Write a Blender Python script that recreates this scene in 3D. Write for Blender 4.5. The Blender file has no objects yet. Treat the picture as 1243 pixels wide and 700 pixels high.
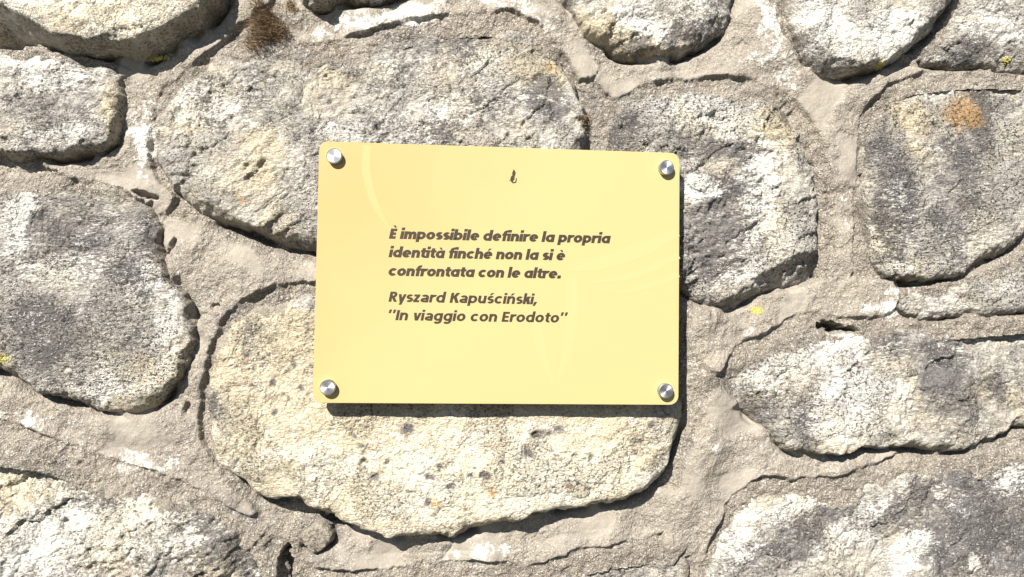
import bpy, bmesh, math, random
import numpy as np
from mathutils import Vector, Matrix

SC = bpy.context.scene
COL = SC.collection
random.seed(7)
ZC = 1.45                                   # height of the plaque centre above the ground, metres

# ------------------------------------------------------------------ camera
CAM = np.array([-42.92, -668.03, -37.60])   # millimetres, relative to the plaque centre line on the wall
YAW, PITCH, ROLL = math.radians(-4.754), math.radians(2.409), math.radians(-0.826)
FPX = 930.0
cam = bpy.data.objects.new('camera', bpy.data.cameras.new('camera'))
COL.objects.link(cam)
fwd = Vector((-math.sin(YAW)*math.cos(PITCH), math.cos(YAW)*math.cos(PITCH), math.sin(PITCH)))
right = Vector((math.cos(YAW), math.sin(YAW), 0))
up = right.cross(fwd)
cam.matrix_world = Matrix(((right.x, up.x, -fwd.x, CAM[0]/1000), (right.y, up.y, -fwd.y, CAM[1]/1000),
                           (right.z, up.z, -fwd.z, CAM[2]/1000+ZC), (0, 0, 0, 1)))
cam.data.sensor_width = 36
cam.data.lens = 36*FPX/1243
cam.data.clip_start = 0.01
cam.data.clip_end = 500
SC.camera = cam

# ------------------------------------------------------------------ sky, sun, exposure
SUN = Vector((0.55, 1.0, -0.80)).normalized()       # direction the light travels
elev = math.asin(-SUN.z)
azim = math.atan2(-SUN.x, -SUN.y)
w = bpy.data.worlds.new('World'); SC.world = w; w.use_nodes = True
nt = w.node_tree; nt.nodes.clear()
sky = nt.nodes.new('ShaderNodeTexSky'); sky.sky_type = 'NISHITA'; sky.sun_disc = False
sky.altitude = 2000; sky.air_density = 0.8; sky.dust_density = 0.1
sky.sun_elevation = elev; sky.sun_rotation = azim
bg = nt.nodes.new('ShaderNodeBackground'); bg.inputs[1].default_value = 0.05
wo = nt.nodes.new('ShaderNodeOutputWorld')
nt.links.new(sky.outputs[0], bg.inputs[0]); nt.links.new(bg.outputs[0], wo.inputs[0])
sun = bpy.data.objects.new('sun', bpy.data.lights.new('sun', 'SUN')); COL.objects.link(sun)
sun.data.energy = 5.0; sun.data.angle = math.radians(0.5); sun.data.color = (1.0, 0.95, 0.87)
sun.rotation_euler = SUN.to_track_quat('-Z', 'Y').to_euler()
sun.location = (-2, -4, 5)
SC.view_settings.view_transform = 'Standard'
SC.view_settings.look = 'None'
SC.view_settings.exposure = 1.14
SC.view_settings.gamma = 1

# ------------------------------------------------------------------ helpers
def P(px, py, h):
    """photo pixel -> wall coordinates (x, z) in mm on the plane h mm in front of the mortar"""
    px = np.asarray(px, float); py = np.asarray(py, float)
    a = (px-621.5)/FPX; b = (350-py)/FPX
    dx = fwd.x+a*right.x+b*up.x; dy = fwd.y+a*right.y+b*up.y; dz = fwd.z+a*right.z+b*up.z
    t = (-h-CAM[1])/dy
    return CAM[0]+t*dx, CAM[2]+t*dz

def _hash(ix, iy, seed):
    h = (ix.astype(np.int64)*374761393 + iy.astype(np.int64)*668265263 + seed*1274126177) & 0xffffffff
    h = ((h ^ (h >> 13))*1274126177) & 0xffffffff
    h = ((h ^ (h >> 16))*2246822519) & 0xffffffff
    return (h ^ (h >> 15)) & 0xffff

def noise(x, y, lam, seed=0):
    """gradient noise, wavelength lam, about -1..1"""
    x = x/lam+seed*17.13; y = y/lam+seed*9.71
    ix = np.floor(x); iy = np.floor(y); fx = x-ix; fy = y-iy
    ux = fx*fx*fx*(fx*(fx*6-15)+10); uy = fy*fy*fy*(fy*(fy*6-15)+10)
    def g(i, j):
        a = _hash(ix+i, iy+j, seed)*(2*math.pi/65536)
        return np.cos(a)*(fx-i)+np.sin(a)*(fy-j)
    return 1.5*((g(0, 0)*(1-ux)+g(1, 0)*ux)*(1-uy)+(g(0, 1)*(1-ux)+g(1, 1)*ux)*uy)

def fbm(x, y, lam, octv, seed=0, gain=0.5):
    s = 0; a = 1
    for k in range(octv):
        s = s+a*noise(x, y, lam/2**k, seed+k*31); a *= gain
    return s

def facets(x, y, lam, seed, slope=0.3):
    """broken faces: every cell of a jittered grid is a small tilted plane"""
    ix = np.floor(x/lam); iy = np.floor(y/lam)
    best = np.full(x.shape, 1e9); out = np.zeros(x.shape)
    for i in (-1, 0, 1):
        for j in (-1, 0, 1):
            cx = ix+i; cy = iy+j
            px = (cx+_hash(cx, cy, seed)/65536)*lam; py = (cy+_hash(cx, cy, seed+1)/65536)*lam
            dd = (x-px)**2+(y-py)**2
            gx = (_hash(cx, cy, seed+2)/32768-1)*slope; gy = (_hash(cx, cy, seed+3)/32768-1)*slope
            hh = (x-px)*gx+(y-py)*gy+(_hash(cx, cy, seed+4)/32768-1)*lam*0.016
            m = dd < best; best = np.where(m, dd, best); out = np.where(m, hh, out)
    return out

def smooth(a, b, x):
    t = np.clip((x-a)/(b-a), 0, 1); return t*t*(3-2*t)

def catmull(pts, n=5):
    pts = np.asarray(pts, float); out = []
    N = len(pts)
    for i in range(N):
        p0, p1, p2, p3 = pts[i-1], pts[i], pts[(i+1) % N], pts[(i+2) % N]
        for k in range(n):
            t = k/n
            out.append(0.5*((2*p1)+(p2-p0)*t+(2*p0-5*p1+4*p2-p3)*t*t+(3*p1-p0-3*p2+p3)*t**3))
    return np.array(out)

def sdist(x, z, poly):
    """signed distance to a closed polygon, positive inside (points far outside its box get -99)"""
    x = np.asarray(x, float); z = np.asarray(z, float)
    out = np.full(x.shape, -99.0)
    m = (x > poly[:, 0].min()-40) & (x < poly[:, 0].max()+40) & (z > poly[:, 1].min()-40) & (z < poly[:, 1].max()+40)
    if not m.any(): return out
    xs, zs = x[m], z[m]
    best = np.full(xs.shape, 1e9); ins = np.zeros(xs.shape, bool)
    for i in range(len(poly)):
        ax, az = poly[i-1]; bx, bz = poly[i]
        ex, ez = bx-ax, bz-az
        L = ex*ex+ez*ez+1e-9
        t = np.clip(((xs-ax)*ex+(zs-az)*ez)/L, 0, 1)
        best = np.minimum(best, (xs-ax-t*ex)**2+(zs-az-t*ez)**2)
        if ez != 0:
            c = ((az > zs) != (bz > zs)) & (xs < ex*(zs-az)/ez+ax)
            ins ^= c
    d = np.sqrt(best)
    out[m] = np.where(ins, d, -d)
    return out

def link(name, me, parent=None, mat=None):
    o = bpy.data.objects.new(name, me); COL.objects.link(o)
    if parent is not None: o.parent = parent
    if mat is not None: me.materials.append(mat)
    return o

def grid_mesh(name, X, Zm, Hm, keep, attrs):
    """quads of a height field whose cells are flagged keep; attrs: dict name -> (n,4) array"""
    ny, nx = X.shape
    idx = np.full(X.shape, -1, np.int64)
    cell = keep[:-1, :-1] & keep[1:, :-1] & keep[:-1, 1:] & keep[1:, 1:]
    used = np.zeros(X.shape, bool)
    used[:-1, :-1] |= cell; used[1:, :-1] |= cell; used[:-1, 1:] |= cell; used[1:, 1:] |= cell
    n = int(used.sum()); idx[used] = np.arange(n)
    co = np.stack([X[used], -Hm[used], Zm[used]], 1)*0.001
    co[:, 2] += ZC
    a = idx[:-1, :-1][cell]; b = idx[:-1, 1:][cell]; c = idx[1:, 1:][cell]; d = idx[1:, :-1][cell]
    q = np.stack([a, b, c, d], 1).astype(np.int32)
    me = bpy.data.meshes.new(name)
    me.vertices.add(n); me.vertices.foreach_set('co', co.astype(np.float32).ravel())
    me.loops.add(q.size); me.loops.foreach_set('vertex_index', q.ravel())
    me.polygons.add(len(q)); me.polygons.foreach_set('loop_start', np.arange(0, q.size, 4, dtype=np.int32))
    me.polygons.foreach_set('use_smooth', np.ones(len(q), bool))
    me.update(calc_edges=True)
    for k, arr in attrs.items():
        at = me.attributes.new(k, 'FLOAT_COLOR', 'POINT')
        at.data.foreach_set('color', arr[used].astype(np.float32).ravel())
    return me

# node helpers
class NT:
    def __init__(s, name):
        s.m = bpy.data.materials.new(name); s.m.use_nodes = True
        s.t = s.m.node_tree; s.b = s.t.nodes['Principled BSDF']
        s.tc = s.t.nodes.new('ShaderNodeTexCoord').outputs['Object']
    def set(s, sock, v):
        if isinstance(v, bpy.types.NodeSocket): s.t.links.new(v, sock)
        elif v is not None: sock.default_value = v
    def noise(s, scale, detail=4, rough=0.6, dist=0.0, vec=None, col=False):
        n = s.t.nodes.new('ShaderNodeTexNoise')
        n.inputs['Scale'].default_value = scale; n.inputs['Detail'].default_value = detail
        n.inputs['Roughness'].default_value = rough; n.inputs['Distortion'].default_value = dist
        s.t.links.new(vec if vec is not None else s.tc, n.inputs['Vector'])
        return n.outputs['Color' if col else 'Fac']
    def voro(s, scale, feat='F1', out='Distance', vec=None):
        n = s.t.nodes.new('ShaderNodeTexVoronoi'); n.feature = feat; n.inputs['Scale'].default_value = scale
        s.t.links.new(vec if vec is not None else s.tc, n.inputs['Vector'])
        return n.outputs[out]
    def math(s, op, a, b=None, c=None, clamp=False):
        n = s.t.nodes.new('ShaderNodeMath'); n.operation = op; n.use_clamp = clamp
        s.set(n.inputs[0], a); s.set(n.inputs[1], b)
        if c is not None: s.set(n.inputs[2], c)
        return n.outputs[0]
    def ramp(s, f, a, b, lo=0.0, hi=1.0):
        n = s.t.nodes.new('ShaderNodeMapRange'); n.interpolation_type = 'SMOOTHSTEP'
        s.set(n.inputs['Value'], f)
        for k, v in (('From Min', a), ('From Max', b), ('To Min', lo), ('To Max', hi)): s.set(n.inputs[k], v)
        return n.outputs['Result']
    def mix(s, f, a, b, mode='MIX'):
        n = s.t.nodes.new('ShaderNodeMix'); n.data_type = 'RGBA'; n.blend_type = mode
        s.set(n.inputs[0], f)
        for k, v in ((6, a), (7, b)):
            if isinstance(v, tuple) and len(v) == 3: v = v+(1,)
            s.set(n.inputs[k], v)
        return n.outputs[2]
    def attr(s, name):
        n = s.t.nodes.new('ShaderNodeAttribute'); n.attribute_name = name
        q = s.t.nodes.new('ShaderNodeSeparateColor'); s.t.links.new(n.outputs['Color'], q.inputs[0])
        return q.outputs[0], q.outputs[1], q.outputs[2], n.outputs['Alpha']
    def bump(s, h, strength, dist):
        n = s.t.nodes.new('ShaderNodeBump'); n.inputs['Strength'].default_value = strength
        n.inputs['Distance'].default_value = dist
        s.t.links.new(h, n.inputs['Height']); s.t.links.new(n.outputs[0], s.b.inputs['Normal'])
    def base(s, c, rough=0.9, spec=0.25):
        if isinstance(c, tuple): c = c+(1,)
        s.set(s.b.inputs['Base Color'], c); s.set(s.b.inputs['Roughness'], rough)
        s.b.inputs['Specular IOR Level'].default_value = spec
        return s.m

# ------------------------------------------------------------------ materials
def stone_material():
    s = NT('lichened granite')
    W, D, Y, O = s.attr('tone')
    oi = s.t.nodes.new('ShaderNodeObjectInfo').outputs['Random']
    # every stone has its own grain direction and offset
    mp = s.t.nodes.new('ShaderNodeMapping'); s.t.links.new(s.tc, mp.inputs['Vector'])
    cb = s.t.nodes.new('ShaderNodeCombineXYZ'); s.set(cb.inputs[1], s.ramp(oi, 0, 1, -0.9, 0.2)); s.t.links.new(cb.outputs[0], mp.inputs['Rotation'])
    of = s.t.nodes.new('ShaderNodeCombineXYZ'); s.set(of.inputs[0], s.math('MULTIPLY', oi, 7.0)); s.set(of.inputs[2], s.math('MULTIPLY', oi, 3.0)); s.t.links.new(of.outputs[0], mp.inputs['Location'])
    sc = s.t.nodes.new('ShaderNodeCombineXYZ'); s.set(sc.inputs[0], s.ramp(oi, 0, 1, 1.25, 0.75)); s.set(sc.inputs[1], 1.4); s.set(sc.inputs[2], s.ramp(oi, 0, 1, 1.5, 2.3)); s.t.links.new(sc.outputs[0], mp.inputs['Scale'])
    fol = mp.outputs[0]
    big = s.noise(14, 5, 0.62, 0.4)
    calm = s.ramp(s.noise(22, 4, 0.6, 0.6), 0.40, 0.60)
    streak = s.noise(34, 6, 0.68, 0.8, fol)
    mid = s.noise(75, 5, 0.68, 0.5, fol)
    fine = s.noise(170, 4, 0.72, 0.3, fol)
    speck = s.noise(560, 2, 0.6)
    grain = s.noise(380, 3, 0.75, 0.2, fol)
    c = s.mix(s.ramp(mid, 0.38, 0.62), (0.30, 0.277, 0.245), (0.46, 0.435, 0.39))
    c = s.mix(s.math('MULTIPLY', s.ramp(streak, 0.46, 0.62), 0.85), c, (0.53, 0.50, 0.44))
    c = s.mix(s.math('MULTIPLY', s.ramp(streak, 0.46, 0.34), 0.7), c, (0.23, 0.213, 0.195))
    c = s.mix(s.math('MULTIPLY', s.ramp(big, 0.52, 0.66), 0.5), c, (0.52, 0.455, 0.34))
    # crystal field, about -0.5..0.5
    sp = s.math('SUBTRACT', s.math('ADD', s.math('MULTIPLY', grain, 0.34), s.math('ADD', s.math('MULTIPLY', fine, 0.36), s.math('MULTIPLY', streak, 0.30))), 0.5)
    yk = s.ramp(s.math('ADD', Y, s.math('MULTIPLY', sp, 2.0)), 0.15, 0.75)
    c = s.mix(s.math('MULTIPLY', yk, 0.8), c, (0.54, 0.46, 0.31))
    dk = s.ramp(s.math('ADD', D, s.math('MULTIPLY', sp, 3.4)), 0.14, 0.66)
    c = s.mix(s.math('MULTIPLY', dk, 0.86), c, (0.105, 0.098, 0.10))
    wk = s.ramp(s.math('SUBTRACT', W, s.math('MULTIPLY', sp, 4.2)), 0.26, 0.62)
    c = s.mix(s.math('MULTIPLY', wk, 0.9), c, s.mix(Y, (0.70, 0.685, 0.645), (0.69, 0.63, 0.48)))
    ok = s.ramp(s.math('ADD', O, s.math('MULTIPLY', sp, 2.6)), 0.30, 0.95)
    c = s.mix(s.math('MULTIPLY', ok, 0.8), c, (0.48, 0.27, 0.085))
    # mortar smeared over the rims
    sx, sy_, sz_, sa_ = s.attr('smear')
    c = s.mix(s.math('MULTIPLY', s.ramp(s.math('ADD', sx, s.math('MULTIPLY', sp, 2.6)), 0.35, 0.75), 0.8), c, (0.27, 0.24, 0.198))
    # mineral grains: pale feldspar and dark mica, denser in some stones than in others
    k1 = s.ramp(oi, 0, 1, 0.5, 0.9)
    c = s.mix(s.math('MULTIPLY', s.ramp(speck, 0.59, 0.68), s.ramp(calm, 0, 1, 0.2, 0.65)), c, (0.76, 0.74, 0.70))
    c = s.mix(s.math('MULTIPLY', s.ramp(s.noise(460, 2, 0.6), 0.47, 0.38), s.math('MULTIPLY', k1, s.ramp(calm, 0, 1, 0.5, 1.1))), c, (0.075, 0.066, 0.056))
    h = s.math('ADD', s.math('MULTIPLY', fine, 1.0), s.math('ADD', s.math('MULTIPLY', speck, 0.45), s.math('MULTIPLY', grain, 0.6)))
    h = s.math('MULTIPLY', h, s.ramp(calm, 0, 1, 0.6, 1.2))
    s.bump(h, 1.0, 0.0055)
    return s.base(c, 0.88, 0.25)

def mortar_material():
    s = NT('sandy lime mortar')
    W, S, G, O = s.attr('tone')             # white bloom, trowelled smoothness, grey, rust
    big = s.noise(16, 4, 0.6)
    mid = s.noise(75, 4, 0.65)
    fine = s.noise(330, 3, 0.7)
    sand = s.noise(700, 2, 0.6)
    c = s.mix(s.ramp(mid, 0.33, 0.67), (0.19, 0.165, 0.136), (0.295, 0.262, 0.218))
    c = s.mix(s.math('MULTIPLY', s.ramp(big, 0.40, 0.64), 0.6), c, (0.29, 0.25, 0.198))
    c = s.mix(s.math('MULTIPLY', S, 0.75), c, (0.295, 0.264, 0.222))
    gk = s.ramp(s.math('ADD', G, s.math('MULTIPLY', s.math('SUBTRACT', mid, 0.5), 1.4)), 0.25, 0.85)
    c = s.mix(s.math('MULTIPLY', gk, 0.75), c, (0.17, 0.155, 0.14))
    wk = s.ramp(s.math('ADD', W, s.math('MULTIPLY', s.math('SUBTRACT', s.math('ADD', s.math('MULTIPLY', fine, 0.5), s.math('MULTIPLY', mid, 0.5)), 0.5), 3.4)), 0.40, 0.90)
    c = s.mix(s.math('MULTIPLY', wk, 0.8), c, (0.74, 0.72, 0.68))
    sm = s.math('SUBTRACT', 1.0, s.math('MULTIPLY', S, 0.8))
    c = s.mix(s.math('MULTIPLY', s.math('MULTIPLY', s.ramp(sand, 0.56, 0.66), 0.6), sm), c, (0.72, 0.69, 0.62))
    c = s.mix(s.math('MULTIPLY', s.math('MULTIPLY', s.ramp(sand, 0.44, 0.34), 0.75), sm), c, (0.12, 0.105, 0.09))
    h = s.math('MULTIPLY', s.math('ADD', fine, s.math('MULTIPLY', sand, 0.5)), s.math('SUBTRACT', 1.0, s.math('MULTIPLY', S, 0.85)))
    s.bump(h, 1.0, 0.0042)
    return s.base(c, 0.92, 0.2)

M_STONE = stone_material()
M_MORTAR = mortar_material()

# ------------------------------------------------------------------ ground
def ground():
    s = NT('dark gravel ground')
    n = s.noise(9, 6, 0.7); v = s.voro(60)
    c = s.mix(n, (0.06, 0.055, 0.04), (0.12, 0.11, 0.085)); c = s.mix(s.ramp(v, 0.1, 0.6), c, (0.09, 0.08, 0.06))
    s.bump(v, 0.6, 0.01); m = s.base(c)
    me = bpy.data.meshes.new('ground')
    me.from_pydata([(-150, -150, 0), (150, -150, 0), (150, 150, 0), (-150, 150, 0)], [], [(0, 1, 2, 3)])
    o = link('ground', me, None, m); o['kind'] = 'structure'
ground()

# ------------------------------------------------------------------ the wall
wall = bpy.data.objects.new('stone_wall', None); COL.objects.link(wall)
wall['label'] = 'rough granite rubble wall with pale beige mortar joints behind the yellow plaque'
wall['category'] = 'wall'

# stones traced in photo pixels: outline, height at top / bottom (mm), edge roundness (mm), chip planes, label
# chip plane: (px, py, direction in degrees (0 right, 90 up), slope): beyond the line through (px,py) the face falls away
S = {}
def stone(key, pts, ht, hb, R, label, chips=(), rough=1.0, tilt_x=0.0):
    S[key] = dict(pts=pts, ht=ht, hb=hb, R=R, label=label, chips=chips, rough=rough, tx=tilt_x)

stone('a', [(-120,-130),(250,-130),(285,-60),(279,-5),(262,24),(225,52),(178,76),(150,71),(110,68),(60,59),(0,51),(-60,50),(-125,40),(-140,-50)], 26, 38, 12,
      'bulging yellowish granite block with a deep shaded underside at the upper left', [(135,52,-68,2.0),(55,28,-108,2.0),(200,42,-52,1.9)])
stone('b', [(-120,62),(-60,56),(0,57),(60,60),(110,72),(148,90),(156,110),(153,150),(146,175),(120,187),(60,195),(20,196),(-10,188),(-70,188),(-125,170)], 12, 27, 12,
      'small pale grey rounded block with a dark right edge below the bulging block', [(134,130,-5,1.3),(132,165,-45,1.2),(60,182,-85,0.8)], 1.1)
stone('c', [(-110,225),(-40,222),(0,222),(60,221),(130,228),(178,240),(194,270),(199,310),(218,345),(236,375),(242,410),(226,450),(197,488),(165,501),(130,497),(90,488),(40,474),(10,455),(-50,440),(-110,430),(-125,320)], 8, 25, 13,
      'large flat brownish grey slab at the left edge with a dark curved lower rim', [(222,400,-10,0.6),(150,484,-80,0.5)], 0.6)
stone('d', [(190,135),(215,98),(255,66),(300,58),(345,62),(380,72),(410,68),(450,52),(482,36),(530,24),(600,20),(640,26),(668,52),(690,80),(708,120),(715,170),(700,230),(640,285),(560,305),(480,306),(400,304),(370,300),(345,298),(305,282),(255,264),(215,238),(192,195)], 8, 29, 20,
      'very large speckled white and tan stone half hidden behind the top of the plaque', [(300,265,-110,0.35)], 1.1)
stone('e', [(252,470),(256,425),(282,386),(330,360),(385,350),(480,352),(600,360),(700,380),(780,420),(818,470),(829,512),(815,550),(795,586),(760,606),(700,617),(650,624),(600,638),(540,650),(490,652),(435,641),(395,625),(368,605),(322,606),(290,583),(262,555),(250,515)], 11, 32, 13,
      'large smooth cream coloured stone with small dark pits emerging below the plaque', [(805,540,-25,0.45),(740,605,-75,0.5),(300,560,-130,0.3)], 0.5)
stone('f', [(742,130),(778,110),(860,100),(930,112),(970,145),(990,200),(996,255),(998,320),(988,338),(940,352),(880,375),(850,369),(825,352),(775,338),(745,260),(735,185)], 10, 27, 16,
      'grey stone with thick white veins to the right of the plaque', [(905,345,-60,0.9),(970,230,0,0.4)], 1.35)
stone('g', [(660,-110),(880,-120),(893,-60),(890,0),(880,35),(850,58),(815,72),(775,73),(740,66),(712,48),(698,22),(665,-30)], 12, 24, 20,
      'bluish grey and white boulder with a tan lower left corner at the top edge', [(725,55,-130,0.5),(800,60,-80,0.35)], 1.15)
stone('h', [(940,-110),(1150,-120),(1175,-50),(1146,18),(1122,45),(1082,74),(1040,92),(1000,98),(978,88),(962,60),(950,20),(935,-40)], 14, 31, 18,
      'bright whitish rounded boulder overhanging a dark crevice at the upper right', [(1020,72,-95,1.2),(1100,50,-50,0.8)])
stone('i', [(1185,-100),(1330,-110),(1370,-20),(1350,80),(1290,92),(1200,85),(1150,81),(1118,72),(1150,32),(1172,-20)], 8, 17, 12,
      'low grey wedge of rock in the top right corner', [(1180,60,-80,0.2)], 1.1)
stone('j', [(1062,130),(1086,102),(1130,93),(1200,88),(1290,98),(1360,120),(1370,220),(1300,262),(1243,288),(1200,315),(1152,335),(1105,342),(1066,328),(1046,280),(1042,230),(1047,175)], 5, 17, 12,
      'dark purplish grey slab with a round rust orange stain near its top', [(1180,310,-55,0.25)], 0.7)
stone('k', [(872,470),(894,440),(935,424),(1000,406),(1060,400),(1120,394),(1200,388),(1300,382),(1370,400),(1370,490),(1300,512),(1240,518),(1200,536),(1150,548),(1095,542),(1040,543),(985,550),(955,545),(928,522),(885,490)], 7, 21, 11,
      'long stone with a white bulge at its left and a dark grey right half', [(935,490,-150,0.55),(960,430,140,0.3),(1090,480,0,0.10)], 1.2)
stone('l', [(838,745),(852,700),(873,650),(895,606),(930,590),(1000,600),(1050,583),(1100,566),(1200,558),(1300,548),(1375,560),(1380,760),(1300,800),(900,800)], 6, 15, 10,
      'broad dark grey slab with scattered white lichen at the lower right', [(920,640,150,0.25)], 0.85)
stone('m', [(-120,545),(-60,532),(0,543),(60,552),(130,578),(200,598),(260,620),(300,640),(330,668),(348,720),(350,790),(250,830),(-60,830),(-120,760)], 6, 19, 14,
      'large creamy white and grey slab with slanting ridges at the lower left', [(250,640,15,0.5),(60,620,120,0.25)], 1.6)
stone('n', [(415,740),(450,704),(500,692),(560,688),(640,694),(700,676),(780,662),(826,668),(838,705),(830,770),(780,820),(450,820)], 3, 9, 10,
      'low grey stone almost buried in mortar at the bottom edge', [], 0.9)
stone('o', [(330,-80),(420,-120),(540,-110),(560,-60),(520,-20),(470,0),(420,8),(385,12),(366,4),(350,-30)], 10, 30, 12,
      'small pale stone poking in at the top edge with a dark underside', [])
stone('p', [(1098,356),(1168,342),(1243,306),(1300,290),(1370,290),(1372,365),(1300,376),(1200,382),(1120,386),(1085,374)], 3, 10, 9,
      'thin weathered grey stone between the dark slab and the long stone', [], 0.9)
stone('q', [(368,648),(385,636),(400,640),(402,655),(388,668),(372,664)], 12, 15, 5,
      'small angular mortar coloured pebble under the cream stone', [], 0.8)

def to_wall(pts, hin, hout):
    pts = np.asarray(pts, float); c = pts.mean(0)
    rad = pts-np.array([600., 400.]); rad /= np.linalg.norm(rad, axis=1)[:, None]+1e-6
    nrm = pts-c; nrm /= np.linalg.norm(nrm, axis=1)[:, None]+1e-6
    k = smooth(-0.3, 0.6, (rad*nrm).sum(1))
    h = hin+(hout-hin)*k
    return np.array([P(p[0], p[1], hh) for p, hh in zip(pts, h)])

for i, (k, s) in enumerate(S.items()):
    s['poly'] = catmull(to_wall(s['pts'], 8.0, 0.6*s['hb']), 4)
    s['seed'] = 100+i*7; s['ht'] += 5 if k != 'a' else 0; s['hb'] += 3 if k in 'jklmnp' else 0
    s['zt'] = s['poly'][:, 1].max(); s['zb'] = s['poly'][:, 1].min()
    cp = []
    for (px, py, deg, sl) in s['chips']:
        x, z = P(px, py, s['hb']); cp.append((x, z, math.cos(math.radians(deg)), math.sin(math.radians(deg)), sl))
    s['cp'] = cp

def stone_field(s, x, z, lod=5):
    """height of a stone's face (mm) and signed distance inside its outline"""
    sd = s['seed']; r = s['rough']
    d = sdist(x, z, s['poly'])
    d = d+1.4+3.1*fbm(x, z, 24, 4, sd+1, 0.58)
    t = np.clip((s['zt']-z)/(s['zt']-s['zb']), 0, 1)
    H = s['ht']+(s['hb']-s['ht'])*smooth(0, 0.75, t)**0.9
    wx = x+5*fbm(x, z, 45, 2, sd+2); wz = z+5*fbm(x, z, 45, 2, sd+3)
    cut = 0
    for (cx, cz, nx, nz, sl) in s['cp']:
        q = (wx-cx)*nx+(wz-cz)*nz
        cut = np.maximum(cut, np.maximum(0, q)*sl)
    H = H-cut
    H = H+r*(3.2*noise(x, z, 95, sd+4)+2.4*noise(wx, wz, 38, sd+5))
    # foliated relief: ridges along a slanting grain
    a = math.radians(28+10*math.sin(sd)); u = (wx*math.cos(a)+wz*math.sin(a)); v = (-wx*math.sin(a)+wz*math.cos(a))
    rid = 1-np.abs(noise(u, v*2.4, 34, sd+6)); H = H+r*1.7*(rid-0.6)
    H = H+r*1.5*noise(wx, wz, 15, sd+7)
    if lod >= 5:
        # broken steps
        st = fbm(u, v*1.8, 30, 3, sd+8); H = H+r*0.2*np.tanh(6*np.sin(st*7))*smooth(-0.2, 0.5, noise(x, z, 60, sd+9))
        jx = 2.2*noise(x, z, 9, sd+14); jz = 2.2*noise(x, z, 9, sd+15)
        H = H+0.3*r*facets(u+jx, (v+jz)*1.7, 42, sd+16, 0.16)+0.42*r*facets(u+jx, (v+jz)*1.5, 15, sd+21, 0.22)
        cm = 0.45+0.9*smooth(-0.4, 0.5, noise(x, z, 48, sd+17))
        H = H+r*cm*(0.95*noise(x, z, 6.5, sd+10)+0.8*noise(x, z, 3.4, sd+11)+0.4*noise(x, z, 2.1, sd+13))
        pit = noise(x, z, 8, sd+12); H = H-1.6*smooth(0.55, 0.85, pit)
    tt = np.clip(d/(s['R']*(1+0.6*smooth(0.45, 0.0, t))*np.clip(1+0.75*fbm(x, z, 38, 2, sd+18), 0.35, 2)), 0, 1)
    e = (1-(1-tt)**2.6)**(1/2.2)
    h = -6+(H+6)*e
    return h, d

# trowelled raised strips of mortar (photo pixels), each ends under the stones beside it
STRIPS = [
 [(335,-8),(292,33),(255,64),(225,87),(196,111),(186,135),(184,185),(192,215),(214,240),(190,262),(150,232),(60,208),(60,185),(120,150),(140,90),(150,60),(230,0),(280,-60)],
 [(372,57),(400,51),(440,41),(470,34),(490,27),(530,20),(580,16),(615,15),(642,24),(667,44),(690,74),(702,100),(730,80),(700,20),(690,-90),(380,-90),(345,0),(350,40)],
 [(752,120),(775,107),(800,101),(850,97),(890,95),(930,106),(965,126),(985,150),(1001,190),(1010,240),(1014,290),(1008,340),(1035,345),(1038,285),(1041,230),(1043,180),(1050,140),(1068,113),(1095,96),(1145,78),(1000,80),(960,60),(930,-10),(900,-10),(875,35),(790,60),(735,70),(725,105)],
 [(400,343),(360,345),(325,352),(290,372),(265,405),(252,448),(246,480),(245,520),(255,550),(275,580),(303,606),(318,622),(302,628),(265,609),(225,590),(190,573),(120,555),(60,532),(0,512),(-80,500),(-80,440),(40,455),(120,470),(190,450),(225,400),(205,340),(195,270),(240,270),(310,300),(400,320)],
 [(842,715),(868,650),(885,612),(902,592),(925,580),(960,582),(1000,580),(1050,567),(1100,548),(1100,530),(960,530),(900,490),(868,470),(840,520),(815,600),(800,640),(815,690),(825,730)],
 [(866,455),(884,432),(904,416),(935,403),(958,388),(985,381),(1040,388),(1085,380),(1085,340),(990,335),(880,370),(840,365),(832,420)],
 [(380,690),(440,694),(520,684),(580,680),(640,686),(670,680),(720,665),(790,652),(830,640),(820,590),(700,600),(500,635),(430,630),(395,655)],
]
STRIP_W = [catmull(np.array([P(x, y, 12) for x, y in s]), 3) for s in STRIPS]
MOUNDS = [(850, 440, 40, 110, 11), (842, 575, 34, 60, 6), (705, 130, 20, 50, 6), (285, 330, 60, 40, 5), (935, 60, 40, 60, 8), (1000, 570, 80, 20, 5), (640, 670, 150, 18, 4)]
HOLES = [(1008, 399, 24, 8, -8, 26), (350, 690, 10, 26, 0, 22), (440, 262, 1, 1, 0, 0), (1040, 215, 5, 3, 0, 5), (185, 240, 14, 4, -15, 8),
         (270, 445, 5, 10, 20, 6), (232, 495, 4, 9, -10, 6), (268, 372, 6, 4, 20, 4), (214, 302, 4, 15, -25, 6)]

def blob(x, z, px, py, rx, ry, deg, h=10):
    cx, cz = P(px, py, h); k = 0.70
    a = math.radians(deg); dx = (x-cx)/k; dz = (z-cz)/k
    u = dx*math.cos(a)+dz*math.sin(a); v = -dx*math.sin(a)+dz*math.cos(a)
    return (u/rx)**2+(v/ry)**2

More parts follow.
